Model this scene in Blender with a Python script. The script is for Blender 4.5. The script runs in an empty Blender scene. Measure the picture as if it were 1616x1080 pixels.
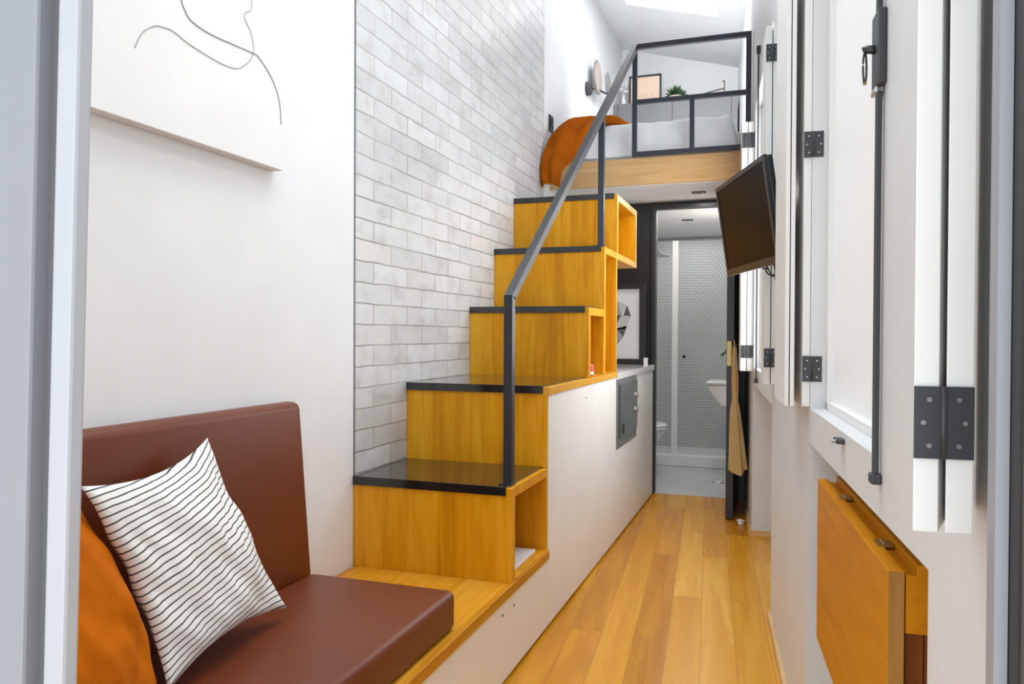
import bpy, bmesh, math, random
from mathutils import Vector, Matrix, noise
random.seed(7)
sc = bpy.context.scene
C = sc.collection
PI = math.pi
R = math.radians

# ---------------------------------------------------------------- camera
F, YAW, PITCH, ROLL, EYE = 1215.17, 19.0, 0.5952, 0.2694, 1.1667
cd = bpy.data.cameras.new('camera')
cam = bpy.data.objects.new('camera', cd)
C.objects.link(cam)
cd.sensor_width = 36.0
cd.lens = F * 36.0 / 1616.0
cd.clip_start = 0.02
ya, pi_, ro = R(YAW), R(PITCH), R(ROLL)
fwd = Vector((-math.sin(ya) * math.cos(pi_), math.cos(ya) * math.cos(pi_), -math.sin(pi_)))
r0 = Vector((math.cos(ya), math.sin(ya), 0)); u0 = r0.cross(fwd)
rr = r0 * math.cos(ro) + u0 * math.sin(ro); uu = -r0 * math.sin(ro) + u0 * math.cos(ro)
mw = Matrix.Identity(4)
for i in range(3):
    mw[i][0] = rr[i]; mw[i][1] = uu[i]; mw[i][2] = -fwd[i]
mw[2][3] = EYE
cam.matrix_world = mw
sc.camera = cam

# ---------------------------------------------------------------- world, lights, exposure
w = bpy.data.worlds.new('daylight'); sc.world = w; w.use_nodes = True
wb = w.node_tree.nodes['Background']
wb.inputs[0].default_value = (0.93, 0.97, 1.0, 1); wb.inputs[1].default_value = 1.0
sc.view_settings.view_transform = 'Standard'
sc.view_settings.look = 'None'
sc.view_settings.gamma = 1.0
sc.view_settings.use_curve_mapping = False
sc.view_settings.exposure = 0.45

def area(name, loc, rot, sx, sy, power, col=(1, 1, 1), spread=180):
    l = bpy.data.lights.new(name, 'AREA'); l.shape = 'RECTANGLE'; l.size = sx; l.size_y = sy
    l.energy = power; l.color = col; l.spread = R(spread)
    o = bpy.data.objects.new(name, l); C.objects.link(o)
    o.location = loc; o.rotation_euler = rot
    return o
area('doorway_daylight', (-0.25, -0.7, 1.05), (R(90), 0, R(8)), 1.4, 1.9, 13, (0.90, 0.96, 1.0))
area('front_overhead_fill', (-0.75, 1.9, 3.62), (0, 0, 0), 0.9, 2.4, 19, (0.90, 0.96, 1.0), 110)  # added overhead fill below the closed ceiling; no rooflight is built here
area('loft_back_fill', (-0.6, 5.1, 3.58), (R(60), 0, 0), 0.7, 0.3, 12, (0.98, 0.99, 1.0), 105)  # extra fill tilted at the loft back wall, added beside the rooflight's own glow
sf = area('high_side_fill', (0.05, 1.8, 3.0), (0, 0, 0), 2.2, 0.8, 8, (0.93, 0.97, 1.0), 130)  # added fill high on the right, out of view; the wall has no clerestory
sf.rotation_euler = Vector((0.80, 0.05, 0.85)).to_track_quat('Z', 'Y').to_euler()
area('bathroom_light', (-0.75, 6.35, 2.10), (0, 0, 0), 0.5, 0.9, 3, (1, 0.97, 0.93))
area('low_ceiling_downlight', (-0.509, 5.352, 2.12), (0, 0, 0), 0.08, 0.04, 5, (1, 0.96, 0.9))
bf = area('bathroom_ceiling_fill', (-0.27, 6.15, 1.7), (0, 0, 0), 0.4, 0.1, 3, (1, 0.95, 0.88))  # added unseen fill tilted up to brighten the bathroom ceiling; no fixture there
bf.rotation_euler = Vector((0.7, 0, -0.7)).to_track_quat('Z', 'Y').to_euler()
area('shower_light', (-0.75, 7.3, 2.10), (0, 0, 0), 0.5, 0.3, 2.4, (1, 0.99, 0.97))

# ---------------------------------------------------------------- frames
PHI = R(4.6934)
WORLD = Matrix.Identity(4)
RW = Matrix.Rotation(PHI, 4, 'Z')         # right wall frame: x = out of the wall plane, y = along the wall

XW, XC = -1.458, -0.848                   # left wall, cabinet fronts

# ---------------------------------------------------------------- material helpers
def newmat(name):
    m = bpy.data.materials.new(name); m.use_nodes = True
    nt = m.node_tree; b = nt.nodes['Principled BSDF']
    return m, nt, b
def N(nt, typ, **kw):
    n = nt.nodes.new(typ)
    for k, v in kw.items():
        if k in n.inputs.keys() if isinstance(k, str) else False: n.inputs[k].default_value = v
        else: setattr(n, k, v)
    return n
def L(nt, a, b): nt.links.new(a, b)
def ramp(nt, fac, stops):
    r = nt.nodes.new('ShaderNodeValToRGB'); e = r.color_ramp.elements
    while len(e) < len(stops): e.new(0.5)
    for el, (p, c) in zip(e, stops):
        el.position = p; el.color = (*c, 1) if len(c) == 3 else c
    L(nt, fac, r.inputs[0]); return r.outputs[0]
def math_(nt, op, a, b=None, c=None):
    n = nt.nodes.new('ShaderNodeMath'); n.operation = op
    for i, v in enumerate((a, b, c)):
        if v is None: continue
        if isinstance(v, (int, float)): n.inputs[i].default_value = v
        else: L(nt, v, n.inputs[i])
    return n.outputs[0]
def mix(nt, fac, a, b, typ='MIX'):
    n = nt.nodes.new('ShaderNodeMix'); n.data_type = 'RGBA'; n.blend_type = typ
    for i, v in ((0, fac), (6, a), (7, b)):
        if isinstance(v, (int, float)): n.inputs[i].default_value = v
        elif isinstance(v, tuple): n.inputs[i].default_value = (*v, 1)
        else: L(nt, v, n.inputs[i])
    return n.outputs[2]
def coords(nt, kind='Object', scale=(1, 1, 1), loc=(0, 0, 0), rotz=0):
    if kind == 'Position': s = nt.nodes.new('ShaderNodeNewGeometry').outputs['Position']
    else: s = nt.nodes.new('ShaderNodeTexCoord').outputs[kind]
    mp = nt.nodes.new('ShaderNodeMapping'); L(nt, s, mp.inputs[0])
    mp.inputs['Scale'].default_value = scale; mp.inputs['Location'].default_value = loc
    mp.inputs['Rotation'].default_value = (0, 0, rotz)
    return mp.outputs[0]
def noise_(nt, vec, scale, detail=3, rough=0.5, dist=0):
    n = nt.nodes.new('ShaderNodeTexNoise'); L(nt, vec, n.inputs['Vector'])
    n.inputs['Scale'].default_value = scale; n.inputs['Detail'].default_value = detail
    n.inputs['Roughness'].default_value = rough; n.inputs['Distortion'].default_value = dist
    return n.outputs[0]
def bump(nt, b, h, strength=0.2, dist=0.01):
    n = nt.nodes.new('ShaderNodeBump'); L(nt, h, n.inputs['Height'])
    n.inputs['Strength'].default_value = strength; n.inputs['Distance'].default_value = dist
    L(nt, n.outputs[0], b.inputs['Normal'])
def setp(b, col=None, rough=0.5, metal=0, coat=0, spec=None, alpha=None):
    if col is not None: b.inputs['Base Color'].default_value = (*col, 1)
    b.inputs['Roughness'].default_value = rough; b.inputs['Metallic'].default_value = metal
    b.inputs['Coat Weight'].default_value = coat
    if coat: b.inputs['Coat Roughness'].default_value = 0.12
    if spec is not None: b.inputs['Specular IOR Level'].default_value = spec

def paint(name, col, rough=0.5, var=0.02, coat=0, nscale=6, bs=0.03):
    m, nt, b = newmat(name); setp(b, col, rough, coat=coat)
    v = coords(nt)
    n = noise_(nt, v, nscale, 4)
    lo = tuple(max(0, c * (1 - var)) for c in col); hi = tuple(min(1, c * (1 + var)) for c in col)
    L(nt, ramp(nt, n, [(0.3, lo), (0.7, hi)]), b.inputs['Base Color'])
    bump(nt, b, noise_(nt, v, 180, 2), bs, 0.002)
    return m

def wood(name, dark, mid, light, axis='Z', rough=0.38, strip=0.11, coat=0.06, strip_axis='X', kind='Object'):
    m, nt, b = newmat(name); setp(b, mid, rough, coat=coat, spec=0.2)
    st = {'X': (1.2, 14, 14), 'Y': (14, 1.2, 14), 'Z': (14, 14, 1.2)}[axis]
    v = coords(nt, kind, st)
    g = noise_(nt, v, 1.3, 5, 0.55, 1.4)
    fine = noise_(nt, coords(nt, kind, tuple(s * 6 for s in st)), 1.0, 3, 0.6)
    sep = nt.nodes.new('ShaderNodeSeparateXYZ'); L(nt, coords(nt, kind), sep.inputs[0])
    c = sep.outputs[strip_axis]
    cell = math_(nt, 'FLOOR', math_(nt, 'DIVIDE', math_(nt, 'ADD', c, 5.03), strip))
    wn = nt.nodes.new('ShaderNodeTexWhiteNoise'); wn.noise_dimensions = '1D'; L(nt, cell, wn.inputs['W'])
    f = math_(nt, 'ADD', math_(nt, 'MULTIPLY', g, 0.75), math_(nt, 'MULTIPLY', wn.outputs[0], 0.26))
    f = math_(nt, 'ADD', f, math_(nt, 'MULTIPLY', math_(nt, 'SUBTRACT', fine, 0.5), 0.22))
    L(nt, ramp(nt, f, [(0.25, dark), (0.5, mid), (0.8, light)]), b.inputs['Base Color'])
    bump(nt, b, fine, 0.04, 0.002)
    return m

M = {}
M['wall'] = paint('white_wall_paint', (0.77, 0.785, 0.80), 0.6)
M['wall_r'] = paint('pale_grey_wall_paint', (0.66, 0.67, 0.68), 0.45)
M['ceil'] = paint('ceiling_paint', (0.88, 0.885, 0.89), 0.7)
M['white_board'] = paint('white_board_paint', (0.76, 0.76, 0.745), 0.4)
M['cab_white'] = paint('white_cabinet_laminate', (0.80, 0.785, 0.765), 0.38)
M['grey_cab'] = paint('grey_headboard_paint', (0.15, 0.155, 0.165), 0.5)
M['frame_grey'] = paint('grey_door_frame_paint', (0.26, 0.27, 0.295), 0.45)
M['frame_white'] = paint('pale_door_frame_paint', (0.42, 0.435, 0.47), 0.45)
M['groove'] = paint('grey_groove_paint', (0.13, 0.13, 0.14), 0.5)
M['dark_frame'] = paint('charcoal_door_paint', (0.02, 0.02, 0.021), 0.5)
M['black_wall'] = paint('black_wall_paint', (0.014, 0.016, 0.019), 0.35)
M['black_metal'] = paint('black_powder_coat', (0.017, 0.019, 0.024), 0.36)
M['navy_metal'] = paint('dark_blue_grey_powder_coat', (0.028, 0.034, 0.05), 0.42)
M['hinge'] = paint('dark_hinge_metal', (0.035, 0.037, 0.042), 0.45)
M['steel'] = paint('screw_steel', (0.5, 0.5, 0.5), 0.3)
M['steel'].node_tree.nodes['Principled BSDF'].inputs['Metallic'].default_value = 0.9
M['oven_steel'] = paint('grey_steel_front', (0.16, 0.165, 0.17), 0.35)
M['oven_glass'] = paint('dark_oven_glass', (0.06, 0.07, 0.072), 0.08, coat=0.6, bs=0)
M['brass'] = paint('brass_metal', (0.42, 0.30, 0.12), 0.35)
M['brass'].node_tree.nodes['Principled BSDF'].inputs['Metallic'].default_value = 0.8
M['tread'] = paint('glossy_black_tread', (0.012, 0.011, 0.011), 0.1, coat=0.4, bs=0)
M['screen'] = paint('tv_screen_glass', (0.006, 0.006, 0.006), 0.28, bs=0)
M['screen'].node_tree.nodes['Principled BSDF'].inputs['Specular IOR Level'].default_value = 0.04
M['tv_plastic'] = paint('black_tv_plastic', (0.02, 0.021, 0.023), 0.35)
M['ceramic'] = paint('white_ceramic', (0.85, 0.85, 0.86), 0.1, bs=0)
M['counter'] = paint('white_countertop', (0.78, 0.78, 0.77), 0.08, coat=0.5, bs=0)
M['paper'] = paint('white_paper', (0.8, 0.8, 0.8), 0.7)
M['canvas'] = paint('off_white_canvas', (0.80, 0.80, 0.80), 0.8)
M['line'] = paint('grey_ink', (0.33, 0.33, 0.34), 0.8)
M['peach'] = paint('peach_print', (0.82, 0.62, 0.48), 0.7)
M['art_paper'] = paint('grey_white_print', (0.62, 0.62, 0.63), 0.6)
M['gem_dark'] = paint('gem_ink_dark', (0.08, 0.08, 0.09), 0.7)
M['gem_mid'] = paint('gem_ink_mid', (0.28, 0.28, 0.29), 0.7)
M['gem_light'] = paint('gem_ink_light', (0.45, 0.45, 0.46), 0.7)
M['leaf'] = paint('plant_leaf', (0.06, 0.13, 0.05), 0.6, var=0.4)
M['pot'] = paint('cream_pot', (0.62, 0.56, 0.40), 0.6)
M['red'] = paint('red_can_paint', (0.62, 0.10, 0.06), 0.35)
M['concrete'] = paint('grey_bathroom_floor', (0.52, 0.53, 0.54), 0.4, var=0.12, nscale=2)
M['chrome'] = paint('dark_chrome', (0.10, 0.11, 0.12), 0.2)
M['lamp_disc'] = paint('brushed_lamp_disc', (0.22, 0.22, 0.225), 0.35)
M['lamp_blush'] = paint('blush_lamp_disc', (0.45, 0.37, 0.33), 0.45)

M['wood'] = wood('honey_wood', (0.48, 0.17, 0.0), (0.66, 0.285, 0.004), (0.80, 0.41, 0.03), 'Z')
M['wood_top'] = wood('honey_wood_flat', (0.40, 0.15, 0.006), (0.55, 0.24, 0.013), (0.66, 0.33, 0.04), 'Y', strip=0.14)
M['wood_edge'] = wood('honey_wood_side', (0.44, 0.18, 0.008), (0.60, 0.28, 0.022), (0.72, 0.38, 0.05), 'Y', strip=0.3)
M['wood_in'] = wood('niche_wood', (0.38, 0.14, 0.012), (0.50, 0.20, 0.022), (0.58, 0.26, 0.04), 'Z', strip=0.3)
M['wood_pale'] = wood('pale_oak_board', (0.55, 0.33, 0.14), (0.68, 0.44, 0.21), (0.78, 0.54, 0.30), 'X', strip=0.4, strip_axis='Y')
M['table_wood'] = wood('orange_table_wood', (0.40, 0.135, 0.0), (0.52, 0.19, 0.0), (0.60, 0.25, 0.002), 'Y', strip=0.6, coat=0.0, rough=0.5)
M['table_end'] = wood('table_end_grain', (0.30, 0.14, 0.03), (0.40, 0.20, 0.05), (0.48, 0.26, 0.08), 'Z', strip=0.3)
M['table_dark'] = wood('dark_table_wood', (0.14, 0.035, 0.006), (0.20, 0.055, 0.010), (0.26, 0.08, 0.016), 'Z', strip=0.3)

def mk_leather():
    m, nt, b = newmat('brown_leather'); setp(b, (0.17, 0.05, 0.027), 0.42, spec=0.45)
    v = coords(nt)
    L(nt, ramp(nt, noise_(nt, v, 3, 3), [(0.3, (0.115, 0.020, 0.003)), (0.7, (0.145, 0.028, 0.005))]), b.inputs['Base Color'])
    vo = nt.nodes.new('ShaderNodeTexVoronoi'); L(nt, v, vo.inputs['Vector']); vo.inputs['Scale'].default_value = 260
    bump(nt, b, vo.outputs[0], 0.08, 0.002)
    return m
M['leather'] = mk_leather()
def mk_fabric(name, a, c, rough=0.9, s=5):
    m, nt, b = newmat(name); setp(b, a, rough, spec=0.15)
    v = coords(nt)
    L(nt, ramp(nt, noise_(nt, v, s, 4), [(0.3, a), (0.7, c)]), b.inputs['Base Color'])
    bump(nt, b, noise_(nt, v, 300, 2), 0.25, 0.002)
    return m
M['orange'] = mk_fabric('orange_velvet', (0.45, 0.105, 0.0), (0.54, 0.135, 0.0))
M['rust'] = mk_fabric('rust_orange_weave', (0.30, 0.062, 0.0), (0.44, 0.11, 0.0))
M['linen'] = mk_fabric('white_linen', (0.76, 0.79, 0.82), (0.84, 0.86, 0.88))
M['apron'] = mk_fabric('tan_cloth', (0.50, 0.34, 0.15), (0.62, 0.44, 0.22))
def mk_stripe():
    m, nt, b = newmat('striped_cotton'); setp(b, (0.8, 0.8, 0.78), 0.9)
    uv = nt.nodes.new('ShaderNodeTexCoord').outputs['UV']
    nz = noise_(nt, uv, 5, 2)
    sep = nt.nodes.new('ShaderNodeSeparateXYZ'); L(nt, uv, sep.inputs[0])
    t = math_(nt, 'ADD', math_(nt, 'MULTIPLY', sep.outputs['Y'], 28.0), math_(nt, 'ADD', math_(nt, 'MULTIPLY', nz, 0.7), math_(nt, 'MULTIPLY', sep.outputs['X'], -4.5)))
    f = math_(nt, 'ABSOLUTE', math_(nt, 'SUBTRACT', math_(nt, 'FRACT', t), 0.5))
    mask = math_(nt, 'LESS_THAN', f, 0.11)
    L(nt, mix(nt, mask, (0.80, 0.79, 0.76), (0.075, 0.075, 0.085)), b.inputs['Base Color'])
    bump(nt, b, noise_(nt, uv, 250, 2), 0.2, 0.002)
    return m
M['stripe'] = mk_stripe()

def mk_brick():
    m, nt, b = newmat('white_glazed_brick'); setp(b, (0.75, 0.75, 0.74), 0.28)
    s = nt.nodes.new('ShaderNodeNewGeometry').outputs['Position']
    sp = nt.nodes.new('ShaderNodeSeparateXYZ'); L(nt, s, sp.inputs[0])
    cb = nt.nodes.new('ShaderNodeCombineXYZ')
    wob = noise_(nt, s, 9, 2)
    yy = math_(nt, 'ADD', sp.outputs['Y'], -2.609 + 0.14 + 2.8)
    zz = math_(nt, 'ADD', math_(nt, 'ADD', sp.outputs['Z'], -1.042 + 20 * 0.0786), math_(nt, 'MULTIPLY', math_(nt, 'SUBTRACT', wob, 0.5), 0.010))
    L(nt, yy, cb.inputs[0]); L(nt, zz, cb.inputs[1])
    bt = nt.nodes.new('ShaderNodeTexBrick'); L(nt, cb.outputs[0], bt.inputs['Vector'])
    bt.inputs['Scale'].default_value = 1; bt.inputs['Brick Width'].default_value = 0.28; bt.inputs['Row Height'].default_value = 0.0786
    bt.inputs['Mortar Size'].default_value = 0.003; bt.inputs['Mortar Smooth'].default_value = 0.35
    bt.offset = 0.5; bt.offset_frequency = 2
    bt.inputs['Color1'].default_value = (0, 0, 0, 1); bt.inputs['Color2'].default_value = (1, 1, 1, 1)
    tone = ramp(nt, bt.outputs['Color'], [(0.0, (0.55, 0.56, 0.565)), (0.5, (0.61, 0.62, 0.625)), (0.9, (0.66, 0.67, 0.675)), (1.0, (0.64, 0.61, 0.60))])
    cloud = ramp(nt, noise_(nt, coords(nt, 'Position', (1, 1, 1.6)), 8, 5, 0.62, 0.3), [(0.24, (0.74, 0.73, 0.72)), (0.48, (0.96, 0.96, 0.96)), (0.7, (1.03, 1.03, 1.03))])
    col = mix(nt, 1.0, tone, cloud, 'MULTIPLY')
    pat = ramp(nt, noise_(nt, coords(nt, 'Position', (1, 1, 1)), 2.5, 2), [(0.35, (0.26, 0.255, 0.245)), (0.6, (0.44, 0.43, 0.42))])
    L(nt, mix(nt, bt.outputs['Fac'], col, pat), b.inputs['Base Color'])
    h = math_(nt, 'SUBTRACT', math_(nt, 'MULTIPLY', noise_(nt, s, 10, 2), 0.35), bt.outputs['Fac'])
    bump(nt, b, h, 0.55, 0.006)
    return m
M['brick'] = mk_brick()

def mk_floor():
    m, nt, b = newmat('oak_plank_floor'); setp(b, (0.6, 0.33, 0.08), 0.22, coat=0.0, spec=0.28)
    v0 = coords(nt, 'Position', (1, 1, 1), (0, 0, 0), -PHI)
    sp = nt.nodes.new('ShaderNodeSeparateXYZ'); L(nt, v0, sp.inputs[0])
    cb = nt.nodes.new('ShaderNodeCombineXYZ'); L(nt, math_(nt, 'ADD', sp.outputs['Y'], 10.3), cb.inputs[0]); L(nt, math_(nt, 'ADD', sp.outputs['X'], 10.02), cb.inputs[1])
    bt = nt.nodes.new('ShaderNodeTexBrick'); L(nt, cb.outputs[0], bt.inputs['Vector'])
    bt.inputs['Scale'].default_value = 1; bt.inputs['Brick Width'].default_value = 1.15; bt.inputs['Row Height'].default_value = 0.125
    bt.inputs['Mortar Size'].default_value = 0.0009; bt.inputs['Mortar Smooth'].default_value = 0.3
    bt.offset = 0.43; bt.offset_frequency = 2
    bt.inputs['Color1'].default_value = (0, 0, 0, 1); bt.inputs['Color2'].default_value = (1, 1, 1, 1)
    vg = nt.nodes.new('ShaderNodeVectorMath'); vg.operation = 'MULTIPLY_ADD'; L(nt, v0, vg.inputs[0]); vg.inputs[1].default_value = (17, 0.8, 1)
    sc3 = nt.nodes.new('ShaderNodeVectorMath'); sc3.operation = 'SCALE'; L(nt, bt.outputs['Color'], sc3.inputs[0]); sc3.inputs['Scale'].default_value = 30
    L(nt, sc3.outputs[0], vg.inputs[2])
    g = noise_(nt, vg.outputs[0], 1.2, 4, 0.5, 0.7)
    f = math_(nt, 'ADD', math_(nt, 'MULTIPLY', g, 0.55), math_(nt, 'MULTIPLY', bt.outputs['Color'], 0.42))
    col = ramp(nt, f, [(0.22, (0.44, 0.165, 0.003)), (0.42, (0.58, 0.25, 0.008)), (0.60, (0.65, 0.31, 0.020)), (0.82, (0.78, 0.45, 0.07))])
    L(nt, mix(nt, bt.outputs['Fac'], col, (0.26, 0.11, 0.02)), b.inputs['Base Color'])
    L(nt, math_(nt, 'ADD', 0.17, math_(nt, 'MULTIPLY', g, 0.2)), b.inputs['Roughness'])
    return m
M['floor'] = mk_floor()

def mk_penny():
    m, nt, b = newmat('penny_round_tile'); setp(b, (0.6, 0.6, 0.6), 0.25)
    s = nt.nodes.new('ShaderNodeNewGeometry').outputs['Position']
    sp = nt.nodes.new('ShaderNodeSeparateXYZ'); L(nt, s, sp.inputs[0])
    p = 0.030; q = p * 1.732
    def lat(off):
        a = math_(nt, 'SUBTRACT', math_(nt, 'FRACT', math_(nt, 'ADD', math_(nt, 'DIVIDE', sp.outputs['X'], p), 100 + off)), 0.5)
        c = math_(nt, 'SUBTRACT', math_(nt, 'FRACT', math_(nt, 'ADD', math_(nt, 'DIVIDE', sp.outputs['Z'], q), 100 + off)), 0.5)
        a = math_(nt, 'MULTIPLY', a, p); c = math_(nt, 'MULTIPLY', c, q)
        return math_(nt, 'SQRT', math_(nt, 'ADD', math_(nt, 'MULTIPLY', a, a), math_(nt, 'MULTIPLY', c, c)))
    d = math_(nt, 'MINIMUM', lat(0.0), lat(0.5))
    dots = ramp(nt, math_(nt, 'DIVIDE', d, 0.015), [(0.62, (0.62, 0.63, 0.63)), (0.86, (0.22, 0.235, 0.245))])
    blot = ramp(nt, noise_(nt, s, 2.2, 3), [(0.3, (0.80, 0.84, 0.86)), (0.7, (1, 1, 0.98))])
    L(nt, mix(nt, 1.0, dots, blot, 'MULTIPLY'), b.inputs['Base Color'])
    return m
M['penny'] = mk_penny()

def mk_glass():
    m, nt, b = newmat('shower_glass'); setp(b, (0.86, 0.93, 0.92), 0.02)
    b.inputs['Alpha'].default_value = 0.13
    return m
M['glass'] = mk_glass()
def emit(name, col, s):
    m, nt, b = newmat(name); setp(b, (0.8, 0.8, 0.8), 0.5)
    b.inputs['Emission Color'].default_value = (*col, 1); b.inputs['Emission Strength'].default_value = s
    return m
M['sky_glass'] = emit('rooflight_sky', (0.97, 0.99, 1.0), 1.6)
M['blind'] = emit('daylit_translucent_pane', (0.93, 0.96, 1.0), 0.08)
M['blind2'] = emit('bright_daylit_pane', (0.93, 0.97, 1.0), 3.7)

# ---------------------------------------------------------------- mesh helpers
class MB:
    def __init__(s): s.bm = bmesh.new(); s.uv = None
    def hexa(s, p):       # p: 8 points, bottom 4 then top 4, counter-clockwise
        v = [s.bm.verts.new(Vector(q)) for q in p]
        for f in ((3, 2, 1, 0), (4, 5, 6, 7), (0, 1, 5, 4), (1, 2, 6, 5), (2, 3, 7, 6), (3, 0, 4, 7)):
            s.bm.faces.new([v[i] for i in f])
        return s
    def box(s, x0, x1, y0, y1, z0, z1):
        x0, x1 = sorted((x0, x1)); y0, y1 = sorted((y0, y1)); z0, z1 = sorted((z0, z1))
        return s.hexa([(x0, y0, z0), (x1, y0, z0), (x1, y1, z0), (x0, y1, z0), (x0, y0, z1), (x1, y0, z1), (x1, y1, z1), (x0, y1, z1)])
    def boxm(s, cx, cy, cz, sx, sy, sz, mat):      # box centred at origin then transformed
        pts = [mat @ Vector((a * sx / 2 + cx, b_ * sy / 2 + cy, c * sz / 2 + cz)) for c in (-1, 1) for a, b_ in ((-1, -1), (1, -1), (1, 1), (-1, 1))]
        return s.hexa(pts)
    def prism(s, poly, axis, a0, a1):   # polygon in the two other axes (ccw), extruded along axis
        def P(u, v, a): return {'X': (a, u, v), 'Y': (u, a, v), 'Z': (u, v, a)}[axis]
        A = [s.bm.verts.new(P(u, v, a0)) for u, v in poly]; B_ = [s.bm.verts.new(P(u, v, a1)) for u, v in poly]
        n = len(poly)
        s.bm.faces.new(A[::-1]); s.bm.faces.new(B_)
        for i in range(n): s.bm.faces.new((A[i], A[(i + 1) % n], B_[(i + 1) % n], B_[i]))
        bmesh.ops.recalc_face_normals(s.bm, faces=s.bm.faces)
        return s
    def tube(s, pts, r, n=12, caps=True, radii=None, squash=1.0):
        pts = [Vector(p) for p in pts]; rings = []
        up = Vector((0, 0, 1))
        for i, p in enumerate(pts):
            d = (pts[min(i + 1, len(pts) - 1)] - pts[max(i - 1, 0)]).normalized()
            a = d.cross(up)
            if a.length < 1e-3: a = d.cross(Vector((0, 1, 0)))
            a.normalize(); b_ = a.cross(d).normalized()
            q = radii[i] if radii else r
            rings.append([s.bm.verts.new(p + a * math.cos(2 * PI * k / n) * q + b_ * math.sin(2 * PI * k / n) * q * squash) for k in range(n)])
        for A, B_ in zip(rings, rings[1:]):
            for k in range(n): s.bm.faces.new((A[k], A[(k + 1) % n], B_[(k + 1) % n], B_[k]))
        if caps: s.bm.faces.new(rings[0][::-1]); s.bm.faces.new(rings[-1])
        bmesh.ops.recalc_face_normals(s.bm, faces=s.bm.faces)
        return s
    def lathe(s, prof, c, axis='Z', n=28):      # prof: (r, h)
        c = Vector(c); rings = []
        for r_, h in prof:
            ring = []
            for k in range(n):
                a = 2 * PI * k / n; u, v = r_ * math.cos(a), r_ * math.sin(a)
                ring.append(s.bm.verts.new(c + Vector({'Z': (u, v, h), 'X': (h, u, v), 'Y': (u, h, v)}[axis])))
            rings.append(ring)
        for A, B_ in zip(rings, rings[1:]):
            for k in range(n): s.bm.faces.new((A[k], A[(k + 1) % n], B_[(k + 1) % n], B_[k]))
        s.bm.faces.new(rings[0][::-1]); s.bm.faces.new(rings[-1])
        bmesh.ops.recalc_face_normals(s.bm, faces=s.bm.faces)
        return s
    def grid(s, rows, uv=None):
        V = [[s.bm.verts.new(Vector(p)) for p in r_] for r_ in rows]
        if uv and not s.uv: s.uv = s.bm.loops.layers.uv.new('UVMap')
        for i in range(len(V) - 1):
            for j in range(len(V[0]) - 1):
                f = s.bm.faces.new((V[i][j], V[i][j + 1], V[i + 1][j + 1], V[i + 1][j]))
                if uv:
                    for l, (a, b_) in zip(f.loops, ((i, j), (i, j + 1), (i + 1, j + 1), (i + 1, j))): l[s.uv].uv = uv(a, b_)
        return V

WM = {}
def tagit(o, label=None, cat=None, group=None, kind=None):
    if label: o['label'] = label
    if cat: o['category'] = cat
    if group: o['group'] = group
    if kind: o['kind'] = kind
    return o
def thing(name, label, cat, base, frame=WORLD, group=None):
    o = bpy.data.objects.new(name, None); C.objects.link(o); o.empty_display_size = 0.05
    m = frame @ Matrix.Translation(Vector(base)); o.matrix_world = m; WM[o.name] = m
    return tagit(o, label, cat, group)
def part(name, mb, mat, parent=None, frame=WORLD, bevel=0, smooth=False, sub=0, label=None, base=None, segs=2):
    bm = mb.bm
    if parent is not None: m = WM[parent.name]
    else:
        xs = [v.co for v in bm.verts]
        if base is None:
            base = ((min(v.x for v in xs) + max(v.x for v in xs)) / 2, (min(v.y for v in xs) + max(v.y for v in xs)) / 2, min(v.z for v in xs))
        m = frame @ Matrix.Translation(Vector(base))
    bm.transform(m.inverted() @ frame)
    me = bpy.data.meshes.new(name); bm.to_mesh(me); bm.free()
    me.materials.append(M[mat] if isinstance(mat, str) else mat)
    if smooth:
        for p in me.polygons: p.use_smooth = True
    o = bpy.data.objects.new(name, me); C.objects.link(o)
    if parent is not None: o.parent = parent
    else: o.matrix_world = m
    WM[o.name] = m
    if sub:
        d = o.modifiers.new('s', 'SUBSURF'); d.levels = sub; d.render_levels = sub
    if bevel:
        d = o.modifiers.new('b', 'BEVEL'); d.width = bevel; d.segments = segs; d.limit_method = 'ANGLE'; d.angle_limit = R(40)
    if label: o['label'] = label
    return o
def struct(name, mb, mat, frame=WORLD, bevel=0, parent=None):
    o = part(name, mb, mat, parent, frame, bevel)
    if parent is None: o['kind'] = 'structure'
    return o

# ================================================================ SETTING
struct('floor', MB().box(XW - 0.14, 0.8, -0.6, 5.69, -0.06, 0), 'floor')
struct('floor', MB().box(XW - 0.14, 0.2, 5.69, 7.76, -0.06, 0.002), 'concrete')
# left wall: plaster, brick, plaster
struct('wall_left', MB().box(XW - 0.14, XW, 0.72, 2.463, 0, 4.1), 'wall')
struct('wall_left', MB().box(XW - 0.14, XW, 2.472, 4.86, 0, 4.1), 'brick')
struct('wall_left', MB().box(XW - 0.14, XW, 4.86, 7.9, 0, 4.1), 'wall')
struct('trim_1', MB().box(XW - 0.1, XW + 0.002, 2.463, 2.472, 0.318, 4.1), 'groove')
# right wall in its own frame
tW = 0.252; tB = 0.62
A0, A1, B0, B1, ZS, ZT = 1.32, 2.085, 3.36, 4.62, 0.981, 2.47
b = MB()
b.box(tW, tB, 0.60, 0.994, 0, 4.1)
b.box(0.375, tB, 0.994, 2.11, 0, 0.892)
b.box(tW, tB, 0.994, 2.11, 0.892, ZS)
b.box(tW, tB, 0.994, A0, ZS, ZT)
b.box(tW, tB, A1, 2.11, ZS, ZT)
b.box(tW, tB, 0.994, 2.11, ZT, 4.1)
b.box(tW, tB, 2.11, 3.28, 0, 4.1)
b.box(0.375, tB, 3.28, 4.683, 0, 0.885)
b.box(tW, tB, 3.28, 4.683, 0.885, ZS)
b.box(tW, tB, 3.28, B0, ZS, ZT)
b.box(tW, tB, B1, 4.683, ZS, ZT)
b.box(tW, tB, 3.28, 4.683, ZT, 4.1)
b.box(tW, tB, 4.683, 8.1, 0, 4.1)
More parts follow.
